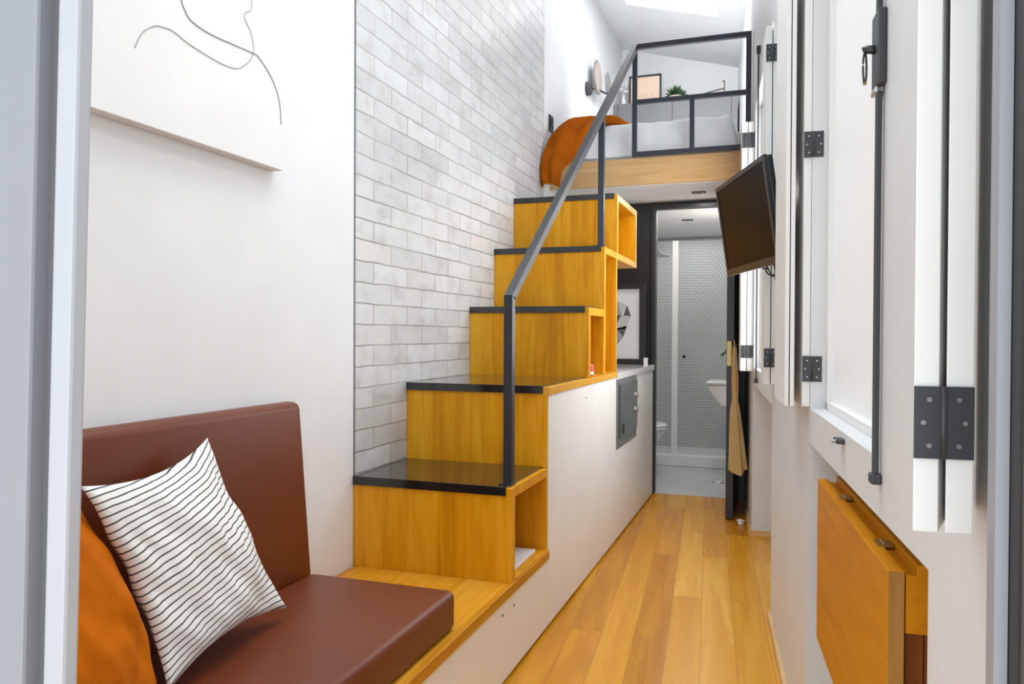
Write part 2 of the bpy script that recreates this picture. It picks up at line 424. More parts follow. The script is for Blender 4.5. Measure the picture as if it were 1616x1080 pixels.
struct('wall_right', b, 'wall_r', RW)
# windows: sash frame and daylit pane
for i, (a, c) in enumerate(((A0, A1), (B0, B1))):
    b = MB()
    for q in ((a, a + 0.028, ZS, ZT), (c - 0.028, c, ZS, ZT), (a, c, ZS, ZS + 0.02), (a, c, ZT - 0.03, ZT)):
        b.box(0.288, 0.33, *q)
    fo = struct('window_%d' % (i + 1), b, 'white_board', RW, 0.002)
    part('pane', MB().box(0.302, 0.312, a + 0.015, c - 0.015, ZS + 0.012, ZT - 0.015), 'blind2' if i else 'blind', fo, RW)
# baseboards on the right wall
b = MB()
b.box(0.240, 0.252, 2.11, 3.28, 0, 0.045).box(0.240, 0.252, 0.62, 0.994, 0, 0.045)
b.box(0.252, 0.375, 4.668, 4.683, 0, 0.03).box(0.240, 0.252, 4.683, 5.6, 0, 0.03)
struct('baseboard_right', b, 'wood_pale', RW)
# sloping ceiling with the rooflight opening over the loft
def cz(x): return 3.566 - 0.27 * x
def cslab(b, x0, x1, y0, y1):
    b.hexa([(x0, y0, cz(x0)), (x1, y0, cz(x1)), (x1, y1, cz(x1)), (x0, y1, cz(x0)), (x0, y0, cz(x0) + 0.14), (x1, y0, cz(x1) + 0.14), (x1, y1, cz(x1) + 0.14), (x0, y1, cz(x0) + 0.14)])
b = MB()
SX0, SX1, SY0, SY1 = -1.19, -0.462, 4.75, 6.33
cslab(b, XW - 0.14, 0.8, 0.6, SY0); cslab(b, XW - 0.14, 0.8, SY1, 7.64)
cslab(b, XW - 0.14, SX0, SY0, SY1); cslab(b, SX1, 0.8, SY0, SY1)
struct('ceiling', b, 'ceil')
b = MB(); z0 = 0.10
b.hexa([(SX0, SY0, cz(SX0) + z0), (SX1, SY0, cz(SX1) + z0), (SX1, SY1, cz(SX1) + z0), (SX0, SY1, cz(SX0) + z0),
        (SX0, SY0, cz(SX0) + z0 + .02), (SX1, SY0, cz(SX1) + z0 + .02), (SX1, SY1, cz(SX1) + z0 + .02), (SX0, SY1, cz(SX0) + z0 + .02)])
struct('window_3', b, 'sky_glass')
struct('wall_back', MB().box(XW, 0.1, 7.50, 7.64, 2.31, 4.1), 'wall')
# loft floor slab (its underside is the low ceiling) and the oak edge board
def xr(y, t=tW): return (t - y * math.sin(PHI)) / math.cos(PHI)
b = MB()
def slab(b, y0, y1, z0, z1, t=0.26):
    b.hexa([(XW, y0, z0), (xr(y0, t), y0, z0), (xr(y1, t), y1, z0), (XW, y1, z0), (XW, y0, z1), (xr(y0, t), y0, z1), (xr(y1, t), y1, z1), (XW, y1, z1)])
slab(b, 5.015, 7.9, 2.135, 2.308)
struct('ceiling', b, 'ceil')
b = MB(); b.hexa([(XW + .001, 4.99, 2.138), (xr(4.99) - .001, 4.99, 2.138), (xr(5.015) - .001, 5.015, 2.138), (XW + .001, 5.015, 2.138),
                  (XW + .001, 4.99, 2.31), (xr(4.99) - .001, 4.99, 2.31), (xr(5.015) - .001, 5.015, 2.31), (XW + .001, 5.015, 2.31)])
struct('trim_2', b, 'wood_pale')
# black partition around the bathroom doorway
b = MB(); b.box(XW, -0.868, 5.68, 5.76, 0, 2.135).box(-0.868, -0.335, 5.68, 5.76, 2.10, 2.135)
b.box(-0.335, xr(5.7), 5.68, 5.76, 0, 2.135)
struct('wall_kitchen', b, 'black_wall')
b = MB(); b.box(-0.872, -0.846, 5.655, 5.77, 0, 2.115).box(-0.846, -0.336, 5.655, 5.77, 2.088, 2.115).box(-0.336, -0.312, 5.69, 5.77, 0, 2.115)
dj = struct('door_2', b, 'black_metal', bevel=0.002)
part('frame_bead', MB().box(-0.846, -0.841, 5.66, 5.68, 0, 2.088).box(-0.846, -0.336, 5.66, 5.68, 2.080, 2.088), 'hinge', dj)
# bathroom shell
struct('wall_bathroom', MB().box(XW, 0.0, 7.76, 7.88, 0, 2.135), 'penny')
# near entrance doorway the camera looks through
b = MB(); b.box(XW - .14, -0.81, 0.62, 0.71, 0, 4.1).box(0.19, 0.8, 0.63, 0.7, 0, 4.1).box(-0.81, 0.19, 0.62, 0.71, 2.35, 4.1)
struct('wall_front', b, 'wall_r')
lean = Matrix.Translation((-0.676, 0.6, 1.1)) @ Matrix.Rotation(math.atan(0.0329), 4, 'Y') @ Matrix.Translation((0.676, -0.6, -1.1))
b = MB(); b.box(-0.714, -0.686, 0.598, 0.618, 0.02, 2.3)
d1 = struct('door_1', b, 'frame_white', lean, bevel=0.004)
part('outer_casing', MB().box(-0.86, -0.737, 0.594, 0.625, 0.02, 2.3), 'frame_grey', d1, lean, 0.004)
part('rebate', MB().box(-0.737, -0.714, 0.612, 0.622, 0.02, 2.3), 'groove', d1, lean)
b = MB(); b.box(0.147, 0.26, 0.565, 0.61, 0.02, 2.3)
d3 = struct('door_3', b, 'dark_frame', bevel=0.004)
part('edge_strip', MB().box(0.1385, 0.1465, 0.59, 0.61, 0.02, 2.3), 'frame_grey', d3)

# ================================================================ CABINETS, BENCH, STAIRS
ZB, Z1, Z2, Z3, Z4, Z5 = 0.318, 0.643, 0.960, 1.298, 1.624, 1.952
Y1, Y2, Y3, Y4, Y5, Y6 = 2.463, 2.891, 3.583, 3.930, 4.257, 4.886
t = thing('storage_bench', 'low white storage bench with timber top running under the brown cushions to the stairs', 'bench', (-1.15, 1.8, 0))
part('bench_top', MB().box(XW + .003, XC + 0.008, 0.72, 2.905, 0.283, ZB), 'wood_top', t, bevel=0.002)
part('carcass', MB().box(XW + .003, XC - 0.021, 0.72, 2.90, 0.03, 0.282), 'cab_white', t)
for y0, y1 in ((0.722, 1.966), (1.970, 2.902)):
    part('front_panel', MB().box(XC - 0.02, XC, y0, y1, 0.014, 0.282), 'cab_white', t, bevel=0.001)
for y, z in ((2.496, 0.234), (2.38, 0.239)):
    part('screw_cap', MB().lathe([(0.004, 0), (0.004, 0.002)], (XC, y, z), 'X', 10), 'hinge', t)
t = thing('base_cabinet', 'tall white base cabinet run under the timber slab and white countertop', 'cabinet', (-1.15, 4.2, 0))
part('carcass', MB().box(XW + .003, XC - 0.021, 2.931, 4.255, 0.03, 0.926).box(XW + .003, XC - 0.021, 4.255, 4.895, 0.03, 0.515).box(XW + .003, XC - 0.021, 4.895, 5.60, 0.03, 0.911), 'cab_white', t)
for y0, y1, z0, z1 in ((2.907, 4.258, 0.014, 0.926), (4.262, 4.888, 0.014, 0.518), (4.892, 5.598, 0.014, 0.912)):
    part('door', MB().box(XC - 0.02, XC, y0, y1, z0, z1), 'cab_white', t, bevel=0.001)
part('screw_cap', MB().lathe([(0.004, 0), (0.004, 0.002)], (XC, 3.539, 0.868), 'X', 10), 'hinge', t)
part('countertop', MB().box(XW, XC + 0.008, 4.262, 5.612, 0.913, 0.950), 'counter', bevel=0.002)
tagit(bpy.data.objects['countertop'], 'glossy white countertop beyond the stairs above the oven', 'countertop')

# built-in oven
t = thing('microwave_oven', 'built-in grey steel microwave oven set in the white cabinet front', 'oven', (-0.86, 4.57, 0.52))
part('frame', MB().box(XC - 0.3, XC + 0.006, 4.263, 4.887, 0.521, 0.912), 'oven_steel', t, bevel=0.002)
part('door', MB().box(XC + 0.006, XC + 0.02, 4.30, 4.72, 0.585, 0.885), 'oven_glass', t, bevel=0.003)
part('control_panel', MB().box(XC + 0.006, XC + 0.016, 4.725, 4.86, 0.585, 0.885), 'oven_glass', t, bevel=0.002)
for z in (0.70, 0.79):
    part('knob', MB().lathe([(0.017, 0), (0.017, 0.012), (0.012, 0.016)], (XC + 0.016, 4.79, z), 'X', 20), 'steel', t, smooth=False)
part('button', MB().box(XC + 0.016, XC + 0.018, 4.76, 4.83, 0.625, 0.635), 'steel', t)
part('energy_label', MB().box(XC + 0.02, XC + 0.021, 4.33, 4.40, 0.60, 0.655), 'black_metal', t, label='black rectangular sticker')

# staircase of timber boxes
st = thing('staircase', 'timber box staircase with black treads climbing beside the brick wall to the loft', 'staircase', (-1.15, 3.6, ZB))
def shell_box(y0, y1, z0, z1, ny0, ny1, nz0, nz1, nd=0.34):
    """timber box whose right side has an open niche"""
    b = MB()
    xi = XC - nd
    b.box(XW + .001, xi, y0, y1, z0, z1)                     # solid inner part
    b.box(xi, XC, y0, ny0, z0, z1)                    # near side (riser end)
    b.box(xi, XC, ny1, y1, z0, z1)
    if nz0 > z0 + 1e-4: b.box(xi, XC, ny0, ny1, z0, nz0)
    b.box(xi, XC, ny0, ny1, nz1, z1)
    return b
def tread(y0, y1, z, th=0.027, xr_=XC - 0.018):
    return MB().box(XW + .001, xr_, y0 - 0.006, y1, z - th, z + 0.004)
part('step_box', shell_box(Y1, Y2 + .014, ZB, Z1 - .002, 2.505, 2.884, 0.323, 0.607), 'wood', st, bevel=0.0008)
part('riser_box', MB().box(XW + .001, XC - 0.02, Y2, 2.93, Z1, 0.93).box(XC - 0.02, XC, Y2, 2.905, Z1, 0.93), 'wood', st, bevel=0.0008)
part('slab', MB().box(XW + .001, XC + 0.008, Y2, Y5, 0.928, Z2 - .002), 'wood_edge', st, bevel=0.0015)
part('step_box', shell_box(Y3, Y4, Z2, Z3 - .002, 3.622, 3.918, 0.962, 1.258), 'wood', st, bevel=0.0008)
part('step_box', shell_box(Y4, Y5 + .008, Z2, Z4 - .002, 3.965, 4.240, 0.962, 1.588), 'wood', st, bevel=0.0008)
part('step_box', shell_box(Y5, Y6, 1.588, Z5 - .002, 4.29, 4.845, 1.623, 1.915), 'wood', st, bevel=0.0008)
for y0, y1, z in ((Y1, Y2, Z1), (Y2, Y3, Z2), (Y3, Y4, Z3), (Y4, Y5, Z4), (Y5, Y6, Z5)):
    part('tread', tread(y0, y1, z), 'tread', st, bevel=0.001)
o = part('booklet', MB().box(-1.10, XC - 0.03, 2.53, 2.84, 0.324, 0.334), 'paper', bevel=0.001)
tagit(o, 'white paper booklet lying in the open niche of the lowest step', 'booklet')
t = thing('drink_can', 'small red and white can standing in the narrow niche of the third step', 'can', (-0.885, 3.70, 0.962))
part('body', MB().lathe([(0.021, 0), (0.025, 0.004), (0.025, 0.05), (0.022, 0.056)], (-0.875, 3.70, 0.9635)), 'red', t)
part('paper_band', MB().lathe([(0.0253, 0.008), (0.0253, 0.022)], (-0.875, 3.70, 0.962)), 'paper', t)

# handrail
XR = -0.876
t = thing('handrail', 'black steel stair handrail sloping from the lowest step up to the loft', 'handrail', (XR, 2.53, Z1))
h = 0.0155
part('post', MB().box(XR - h, XR + h, 2.50, 2.532, Z1 + 0.004, 1.297), 'black_metal', t, bevel=0.001, label='vertical post on the lowest step')
part('post', MB().box(XR - h, XR + h, 3.955, 3.985, Z4 + 0.004, 2.30), 'navy_metal', t, bevel=0.001)
b = MB(); ya0, za0, ya1, za1 = 2.50, 1.297, 4.945, 3.005
dl = Vector((0, ya1 - ya0, za1 - za0)).normalized(); nn = Vector((0, -dl.z, dl.y)) * 0.03
P0 = Vector((0, 2.50, 1.285)); P1 = Vector((0, 4.945, 3.0))
b.hexa([(XR - h, 2.532, 1.283), (XR + h, 2.532, 1.283), (XR + h, 4.95, 2.985), (XR - h, 4.95, 2.985), (XR - h, 2.50, 1.300), (XR + h, 2.50, 1.300), (XR + h, 4.935, 3.027), (XR - h, 4.935, 3.027)])
part('sloping_rail', b, 'hinge', t, bevel=0.001)
part('base_plate', MB().box(XR - 0.028, XR + 0.018, 2.488, 2.545, Z1 + 0.004, Z1 + 0.008), 'black_metal', t)
part('base_plate', MB().box(XR - 0.03, XR + 0.018, 3.94, 4.0, Z4 + 0.004, Z4 + 0.008), 'navy_metal', t)
# loft guard rail
t = thing('guard_railing', 'dark steel guard railing along the loft edge in front of the bed', 'railing', (-0.52, 4.95, 2.31))
part('post', MB().box(XR - .016, XR + .014, 4.935, 4.965, 2.31, 3.027), 'navy_metal', t, bevel=.001)
part('post', MB().box(-0.193, -0.162, 4.935, 4.965, 2.31, 3.027), 'navy_metal', t, bevel=.001)
part('baluster', MB().box(-0.530, -0.502, 4.937, 4.963, 2.339, 2.645), 'navy_metal', t, bevel=.001)
for z0, z1 in ((2.31, 2.339), (2.645, 2.672), (2.997, 3.027)):
    part('rail', MB().box(XR + .014, -0.193, 4.935, 4.965, z0, z1), 'navy_metal', t, bevel=.001)

# ================================================================ CUSHIONS, PILLOWS
def soft_box(x0, x1, y0, y1, z0, z1, r=0.02, dx=0.0):
    b = MB(); nx, ny, nz = 12, 24, 6
    b.box(x0, x1, y0, y1, z0, z1)
    return b
o = part('seat_cushion', soft_box(-1.352, -0.866, 0.74, 2.035, ZB + .001, 0.432), 'leather', bevel=0.022, smooth=True, segs=5)
tagit(o, 'brown leather seat cushion lying flat on the timber bench top', 'cushion')
b = MB(); b.hexa([(XW + .002, 0.74, ZB + .002), (-1.352, 0.74, ZB + .002), (-1.352, 2.062, ZB + .002), (XW + .002, 2.062, ZB + .002),
                  (XW + .002, 0.74, 0.955), (-1.392, 0.74, 0.955), (-1.392, 2.045, 0.955), (XW + .002, 2.045, 0.955)])
o = part('back_cushion', b, 'leather', bevel=0.024, smooth=True, segs=5)
tagit(o, 'brown leather back cushion standing upright against the white wall', 'cushion')

def pillow(name, TL, TR, BR, BL, th, mat, seed, label, cat='pillow', pinch=0.055, wr=0.012, bend=0.0, n=44):
    TL, TR, BR, BL = map(Vector, (TL, TR, BR, BL))
    nrm = (TR - TL).cross(BL - TL).normalized()
    if nrm.dot(Vector((0, 0, EYE)) - (TL + BR) / 2) < 0: nrm = -nrm
    ux = (TR - TL).normalized(); uy = (TL - BL).normalized()
    def pos(u, v, side):
        a = 2 * u - 1; c = 2 * v - 1
        # concave edges, pointed corners
        uu_ = 0.5 + a / 2 * (1 - pinch * 2 * (1 - c * c) * abs(a)) ; vv = 0.5 + c / 2 * (1 - pinch * 2 * (1 - a * a) * abs(c))
        p = BL * (1 - uu_) * (1 - vv) + BR * uu_ * (1 - vv) + TL * (1 - uu_) * vv + TR * uu_ * vv
        e = max(0, (1 - a ** 2)) ** 0.55 * max(0, (1 - c ** 2)) ** 0.55
        h_ = th * e
        q = Vector((u * 3 + seed, v * 3, seed * 1.7))
        w1 = noise.noise(q) * wr * 1.6 + noise.noise(Vector((u * 9 + v * 3, v * 4 - seed, seed))) * wr + noise.noise(Vector((u * 22, v * 12, seed))) * wr * 0.3
        edge = min(1, e * 2.2)
        p = p + nrm * (side * h_ + w1 * edge * 0.9 + bend * (c * c))
        p = p + ux * noise.noise(Vector((v * 6, seed, 2))) * 0.006
        return p
    b = MB()
    uvf = lambda i, j: (j / n, i / n)
    b.grid([[pos(j / n, i / n, 1) for j in range(n + 1)] for i in range(n + 1)], uvf)
    b.grid([[pos(j / n, i / n, -1) for j in range(n, -1, -1)] for i in range(n + 1)], lambda i, j: (1 - j / n, i / n))
    bmesh.ops.remove_doubles(b.bm, verts=b.bm.verts, dist=0.0004)
    bmesh.ops.recalc_face_normals(b.bm, faces=b.bm.faces)
    o = part(name, b, mat, smooth=True)
    return tagit(o, label, cat)
pillow('pillow', (-1.275, 1.135, 0.868), (-1.340, 1.565, 0.905), (-1.180, 1.672, 0.462), (-1.135, 1.215, 0.455), 0.058, 'stripe', 3.1,
       'white pillow with thin black stripes leaning on the brown back cushion', pinch=0.075, wr=0.010)
pillow('pillow', (-1.325, 0.76, 0.88), (-1.318, 1.155, 0.845), (-1.150, 1.210, 0.452), (-1.165, 0.78, 0.455), 0.085, 'orange', 5.2,
       'burnt orange velvet pillow beside the striped one at the left edge', pinch=-0.05, wr=0.018)

# ================================================================ LEFT WALL CANVAS
t = thing('canvas_painting', 'white canvas with loose grey line drawing hung on the left wall', 'painting', (-1.44, 1.35, 1.66))
part('canvas', MB().box(XW + .002, -1.420, 0.76, 1.985, 1.658, 2.62), 'canvas', t, bevel=0.002)
def smooth_path(pts, n=6):
    out = []
    for i in range(len(pts) - 1):
        p0 = pts[max(i - 1, 0)]; p1 = pts[i]; p2 = pts[i + 1]; p3 = pts[min(i + 2, len(pts) - 1)]
        for k in range(n):
            s = k / n
            out.append(tuple(0.5 * (2 * p1[a] + (-p0[a] + p2[a]) * s + (2 * p0[a] - 5 * p1[a] + 4 * p2[a] - p3[a]) * s * s + (-p0[a] + 3 * p1[a] - 3 * p2[a] + p3[a]) * s ** 3) for a in range(2)))
    out.append(pts[-1]); return out
c1 = [(1.55, 2.12), (1.556, 2.05), (1.563, 2.001), (1.574, 1.981), (1.592, 1.964), (1.633, 1.956), (1.698, 1.955), (1.837, 1.964), (1.871, 1.959), (1.93, 1.918), (1.965, 1.862), (1.974, 1.795)]
c2 = [(1.414, 1.829), (1.437, 1.872), (1.472, 1.901), (1.502, 1.91), (1.537, 1.912), (1.592, 1.9), (1.698, 1.891), (1.769, 1.897), (1.809, 1.921), (1.837, 1.951), (1.845, 1.981), (1.831, 2.021), (1.806, 2.047), (1.809, 2.066), (1.834, 2.087), (1.831, 2.14), (1.79, 2.22)]
for c, r_ in ((c1, 0.0019), (c2, 0.0013)):
    part('drawn_line', MB().tube([(-1.4195, y, z) for y, z in smooth_path(c)], r_, 6), 'line', t, smooth=True)

# ================================================================ KITCHEN COUNTER ITEMS
t = thing('framed_print', 'black framed print of a faceted grey gem leaning on the white countertop', 'picture', (-1.09, 5.58, 0.95))
part('frame', MB().box(-1.31, -0.898, 5.56, 5.585, 0.951, 0.990).box(-1.31, -0.898, 5.56, 5.585, 1.497, 1.536).box(-1.31, -1.272, 5.56, 5.585, 0.99, 1.497).box(-0.942, -0.898, 5.56, 5.585, 0.99, 1.497), 'black_metal', t, bevel=.001)
pr = part('print', MB().box(-1.272, -0.942, 5.572, 5.584, 0.99, 1.497), 'art_paper', t)
def tri(pts, mat):
    part('gem_facet', MB().prism(pts[::-1], 'Y', 5.5705, 5.572), mat, pr)
gx, gz = -1.105, 1.26
g = lambda a, c: (gx + a, gz + c)
tri([g(-.10, .04), g(0, .15), g(.03, .05)], 'gem_mid'); tri([g(0, .15), g(.07, .12), g(.03, .05)], 'gem_light')
tri([g(.07, .12), g(.10, .04), g(.045, .045)], 'gem_dark'); tri([g(-.10, .04), g(.03, .05), g(-.03, -.06)], 'gem_dark')
tri([g(.03, .05), g(.10, .04), g(.06, -.05)], 'gem_light'); tri([g(-.03, -.06), g(.03, .05), g(.06, -.05)], 'gem_light')
tri([g(-.01, -.05), g(.07, -.03), g(.045, -.11)], 'gem_dark'); tri([g(-.06, -.04), g(-.01, -.05), g(.045, -.11), g(-.0, -.17)], 'gem_mid')
o = part('paper_cup', MB().lathe([(0.015, 0), (0.017, 0.05)], (-0.885, 5.50, 0.951), n=18), 'paper')
tagit(o, 'small white cup at the far end of the white countertop', 'cup')

# ================================================================ LOFT: BED, BLANKET, HEADBOARD
t = thing('bed', 'bed with white mattress and duvet on the loft floor behind the railing', 'bed', (-0.75, 6.0, 2.31))
part('mattress', MB().hexa([(-1.36, 5.06, 2.311), (-0.225, 5.06, 2.311), (-0.35, 7.05, 2.311), (-1.36, 7.05, 2.311), (-1.36, 5.06, 2.46), (-0.225, 5.06, 2.46), (-0.35, 7.05, 2.46), (-1.36, 7.05, 2.46)]), 'linen', t, bevel=0.03, smooth=True, segs=4)
b = MB(); nx, ny = 60, 60
rows = []
for i in range(ny + 1):
    v = i / ny; r_ = []
    for j in range(nx + 1):
        u = j / nx
        # arc profile: front drop then top
        y = 5.035 + v * 2.0
        x = -1.345 + u * 1.11 * (1 - 0.10 * v)
        if v < 0.12:
            k = v / 0.12; z = 2.335 + (2.565 - 2.335) * math.sin(k * PI / 2) ** 0.9; y = 5.032 + 0.09 * (1 - math.cos(k * PI / 2)) ** 1.2
        else: z = 2.565; y = 5.122 + (v - .12) / .88 * 1.9
        ed = min(1, min(u, 1 - u) / 0.055); z = 2.335 + (z - 2.335) * math.sqrt(max(0, 1 - (1 - ed) ** 2))
        z += (noise.noise(Vector((x * 3, y * 3, 1))) * 0.03 + noise.noise(Vector((x * 9, y * 9, 4))) * 0.012) * ed * min(1, v * 6)
        y += (noise.noise(Vector((x * 5, z * 7, 9))) * 0.024 + noise.noise(Vector((x * 14, z * 12, 2))) * 0.014)
        r_.append((x, y, z))
    rows.append(r_)
b.grid(rows)
o = part('duvet', b, 'linen', t, smooth=True)
# blanket
BR_ = [((-1.452, 4.79, 2.117), (-1.346, 4.86, 2.12)), ((-1.454, 4.77, 2.242), (-1.311, 4.87, 2.265)), ((-1.425, 4.82, 2.414), (-1.231, 4.92, 2.34)), ((-1.377, 4.9, 2.533), (-1.173, 4.98, 2.432)), ((-1.296, 5.0, 2.602), (-1.134, 5.05, 2.551)), ((-1.2, 5.2, 2.655), (-0.993, 5.2, 2.605)), ((-1.16, 5.5, 2.655), (-0.90, 5.5, 2.61)), ((-1.15, 5.8, 2.60), (-0.85, 5.8, 2.60))]
def cr(P, s):
    i = min(int(s), len(P) - 2); f = s - i
    p0 = P[max(i - 1, 0)]; p1 = P[i]; p2 = P[i + 1]; p3 = P[min(i + 2, len(P) - 1)]
    return 0.5 * (2 * p1 + (-p0 + p2) * f + (2 * p0 - 5 * p1 + 4 * p2 - p3) * f * f + (-p0 + 3 * p1 - 3 * p2 + p3) * f ** 3)
LP = [Vector(a) for a, c in BR_]; RP = [Vector(c) for a, c in BR_]
b = MB(); rows = []; n1, n2 = 70, 26
for i in range(n1 + 1):
    s = i / n1 * (len(BR_) - 1); a = cr(LP, s); c = cr(RP, s); r_ = []
    for j in range(n2 + 1):
        u = j / n2; p = a.lerp(c, u)
        bul = math.sin(u * PI) * 0.05
        p = p + Vector((0.2, -1, 0.35)).normalized() * bul
        fold = math.sin(u * 9 + s * 1.7) * 0.010 + noise.noise(Vector((u * 3, s * 1.1, 5))) * 0.03
        if s < 1.15: fold += 0.03 * math.sin((1.15 - s) * 2.6) * (0.4 + u * .6)
        p = p + Vector((0.1, -1, 0.3)).normalized() * fold
        p.x = max(p.x, XW + 0.006)
        r_.append(p)
    rows.append(r_)
b.grid(rows)
o = part('throw_blanket', b, 'rust', smooth=True); sd = o.modifiers.new('t', 'SOLIDIFY'); sd.thickness = 0.008
tagit(o, 'burnt orange throw blanket draped over the left corner of the loft bed', 'blanket')

t = thing('headboard_cabinet', 'long grey cabinet behind the loft bed', 'cabinet', (-0.9, 7.3, 2.31))
part('body', MB().box(XW + .002, -0.372, 7.12, 7.498, 2.311, 3.31), 'grey_cab', t, bevel=.002)
for x0, x1 in ((XW + .004, -1.419), (-1.415, -0.918), (-0.914, -0.402), (-0.398, -0.345)):
    part('door', MB().box(x0, x1, 7.10, 7.12, 2.33, 3.305), 'grey_cab', t, bevel=.001)
ZH = 3.312
t = thing('framed_print', 'thin black framed peach print standing on the grey cabinet', 'picture', (-1.2, 7.3, ZH))
part('frame', MB().box(-1.345, -1.043, 7.28, 7.30, ZH, ZH + .014).box(-1.345, -1.043, 7.28, 7.30, 3.595, 3.612).box(-1.345, -1.329, 7.28, 7.30, ZH, 3.6).box(-1.059, -1.043, 7.28, 7.30, ZH, 3.6), 'black_metal', t)
pp = part('print', MB().box(-1.329, -1.059, 7.288, 7.298, ZH + .014, 3.595), 'peach', t)
part('sketch_line', MB().tube([(-1.25 + .15 * k / 20, 7.2875, ZH + .10 + .02 * math.sin(k * .9)) for k in range(21)], 0.002, 6), 'gem_light', pp)
t = thing('potted_plant', 'small bushy green plant in a cream pot on the grey cabinet', 'plant', (-0.90, 7.25, ZH))
part('pot', MB().lathe([(0.05, 0), (0.062, 0.03), (0.064, 0.06), (0.058, 0.06)], (-0.905, 7.25, ZH), n=24), 'pot', t, smooth=False)
b = MB()
for k in range(170):
    a = random.uniform(0, 2 * PI); e = random.uniform(0.15, 1.5); ln = random.uniform(0.05, 0.115)
    d = Vector((math.cos(a) * math.cos(e), math.sin(a) * math.cos(e), math.sin(e)))
    c0 = Vector((-0.905, 7.25, ZH + 0.055)) + d * ln * .35; c1_ = Vector((-0.905, 7.25, ZH + 0.05)) + d * ln * 1.1
    sd_ = d.cross(Vector((random.random(), random.random(), random.random()))).normalized() * 0.011
    m_ = (c0 + c1_) / 2
    v = [b.bm.verts.new(q) for q in (c0, m_ + sd_, c1_, m_ - sd_)]
    b.bm.faces.new(v)
part('foliage', b, 'leaf', t)
t = thing('plate_stand', 'small black and gold wire stand at the right end of the grey cabinet', 'ornament', (-0.58, 7.25, ZH))
part('wire_frame', MB().tube([(-0.684, 7.25, ZH + .004), (-0.684, 7.25, ZH + .055), (-0.60, 7.25, ZH + .072), (-0.47, 7.25, ZH + .095)], 0.005, 8).tube([(-0.684, 7.25, ZH + .006), (-0.47, 7.25, ZH + .006)], 0.005, 8).tube([(-0.56, 7.25, ZH + .004), (-0.56, 7.25, ZH + .055)], 0.004, 8), 'black_metal', t, smooth=True)
part('gold_stem', MB().tube([(-0.47, 7.25, ZH + .002), (-0.47, 7.25, ZH + .15)], 0.006, 8).lathe([(.004, 0), (.012, .008), (.004, .018)], (-0.475, 7.25, ZH + .15)), 'brass', t)
t = thing('flower_vase', 'white vase with pale blossoms in the left corner of the grey cabinet', 'vase', (-1.385, 7.22, ZH))
part('vase', MB().lathe([(0.014, 0), (0.022, 0.03), (0.012, 0.08), (0.010, 0.11)], (-1.385, 7.22, ZH), n=18), 'ceramic', t, smooth=True)
b = MB()
for k in range(12):
    a = random.uniform(0, 6.28); c0 = Vector((-1.385 + math.cos(a) * .03, 7.22 + math.sin(a) * .02, ZH + random.uniform(.12, .24)))
    b.lathe([(.003, -.010), (.013, -.003), (.012, .006), (.003, .011)], c0, n=8)
part('blossom', b, 'linen', t, smooth=True); bpy.data.objects['blossom']['kind'] = 'stuff'
# wall lamp of two discs
t = thing('wall_lamp', 'wall lamp of two overlapping grey discs above the bed on the left wall', 'lamp', (XW, 6.1, 3.1))
part('mount', MB().lathe([(.055, 0), (.055, .03), (.045, .04)], (XW, 6.03, 3.13), 'X', 24), 'hinge', t)
part('disc', MB().lathe([(.135, 0), (.135, .012)], (XW + .055, 6.16, 3.255), 'X', 40), 'lamp_disc', t, bevel=.002)
part('disc_face', MB().lathe([(.122, 0), (.122, .004)], (XW + .068, 6.16, 3.255), 'X', 40), 'lamp_blush', t)
part('disc', MB().lathe([(.09, 0), (.09, .012)], (XW + .10, 6.35, 3.26), 'X', 36), 'lamp_disc', t, bevel=.002)
part('arm', MB().tube([(XW + .03, 6.03, 3.13), (XW + .06, 6.16, 3.16), (XW + .10, 6.33, 3.17)], .008, 10), 'hinge', t, smooth=True)
t = thing('light_switch', 'black rocker switch plate on the white wall above the orange blanket', 'switch', (XW, 5.02, 2.52))
part('plate', MB().box(XW, XW + .010, 4.965, 5.055, 2.535, 2.64), 'black_metal', t, bevel=.002)
part('rocker', MB().box(XW + .010, XW + .014, 4.985, 5.035, 2.56, 2.615), 'hinge', t, bevel=.001)
# downlights
for lab, (x, y, z), sx in (('slim dark rectangular downlight in the low ceiling just before the bathroom doorway', (-0.509, 5.352, 2.135), .045), ('slim dark rectangular downlight in the bathroom ceiling', (-0.72, 6.611, 2.135), .045)):
    t = thing('downlight', lab, 'light', (x, y, z - .006), group='recessed downlights')
    part('rim', MB().box(x - sx, x + sx, y - .03, y - .022, z - .006, z).box(x - sx, x + sx, y + .022, y + .03, z - .006, z).box(x - sx, x - sx + .008, y - .022, y + .022, z - .006, z).box(x + sx - .008, x + sx, y - .022, y + .022, z - .006, z), 'hinge', t)
    for k in (-1, 0, 1):
        part('lens', MB().lathe([(.012, 0), (.010, .003)], (x + k * .025, y, z - .005), n=14), 'steel' if k else 'black_metal', t)

# ================================================================ BATHROOM
t = thing('shower_tray', 'white raised shower tray at the back of the bathroom', 'shower tray', (-0.8, 7.3, 0.002))
part('rim', MB().box(XW + .002, xr(6.95) - .002, 6.90, 6.99, 0.002, 0.105), 'ceramic', t, bevel=.008)
part('basin', MB().box(XW + .002, xr(7.7) - .002, 6.99, 7.758, 0.002, 0.06), 'ceramic', t)
t = thing('shower_screen', 'clear glass shower screen with white upright profile', 'shower screen', (-0.8, 6.94, 0.106))
part('glass_panel', MB().box(XW + .01, -0.886, 6.936, 6.944, 0.106, 2.0), 'glass', t)
part('glass_panel', MB().box(-0.83, xr(6.94) - .01, 6.936, 6.944, 0.106, 2.0), 'glass', t)
part('profile', MB().box(-0.884, -0.832, 6.925, 6.955, 0.106, 2.0), 'ceramic', t, bevel=.004)
part('door_knob', MB().lathe([(.012, 0), (.016, .012), (.012, .03)], (-0.775, 6.905, 0.975), 'Y', 16), 'black_metal', t)
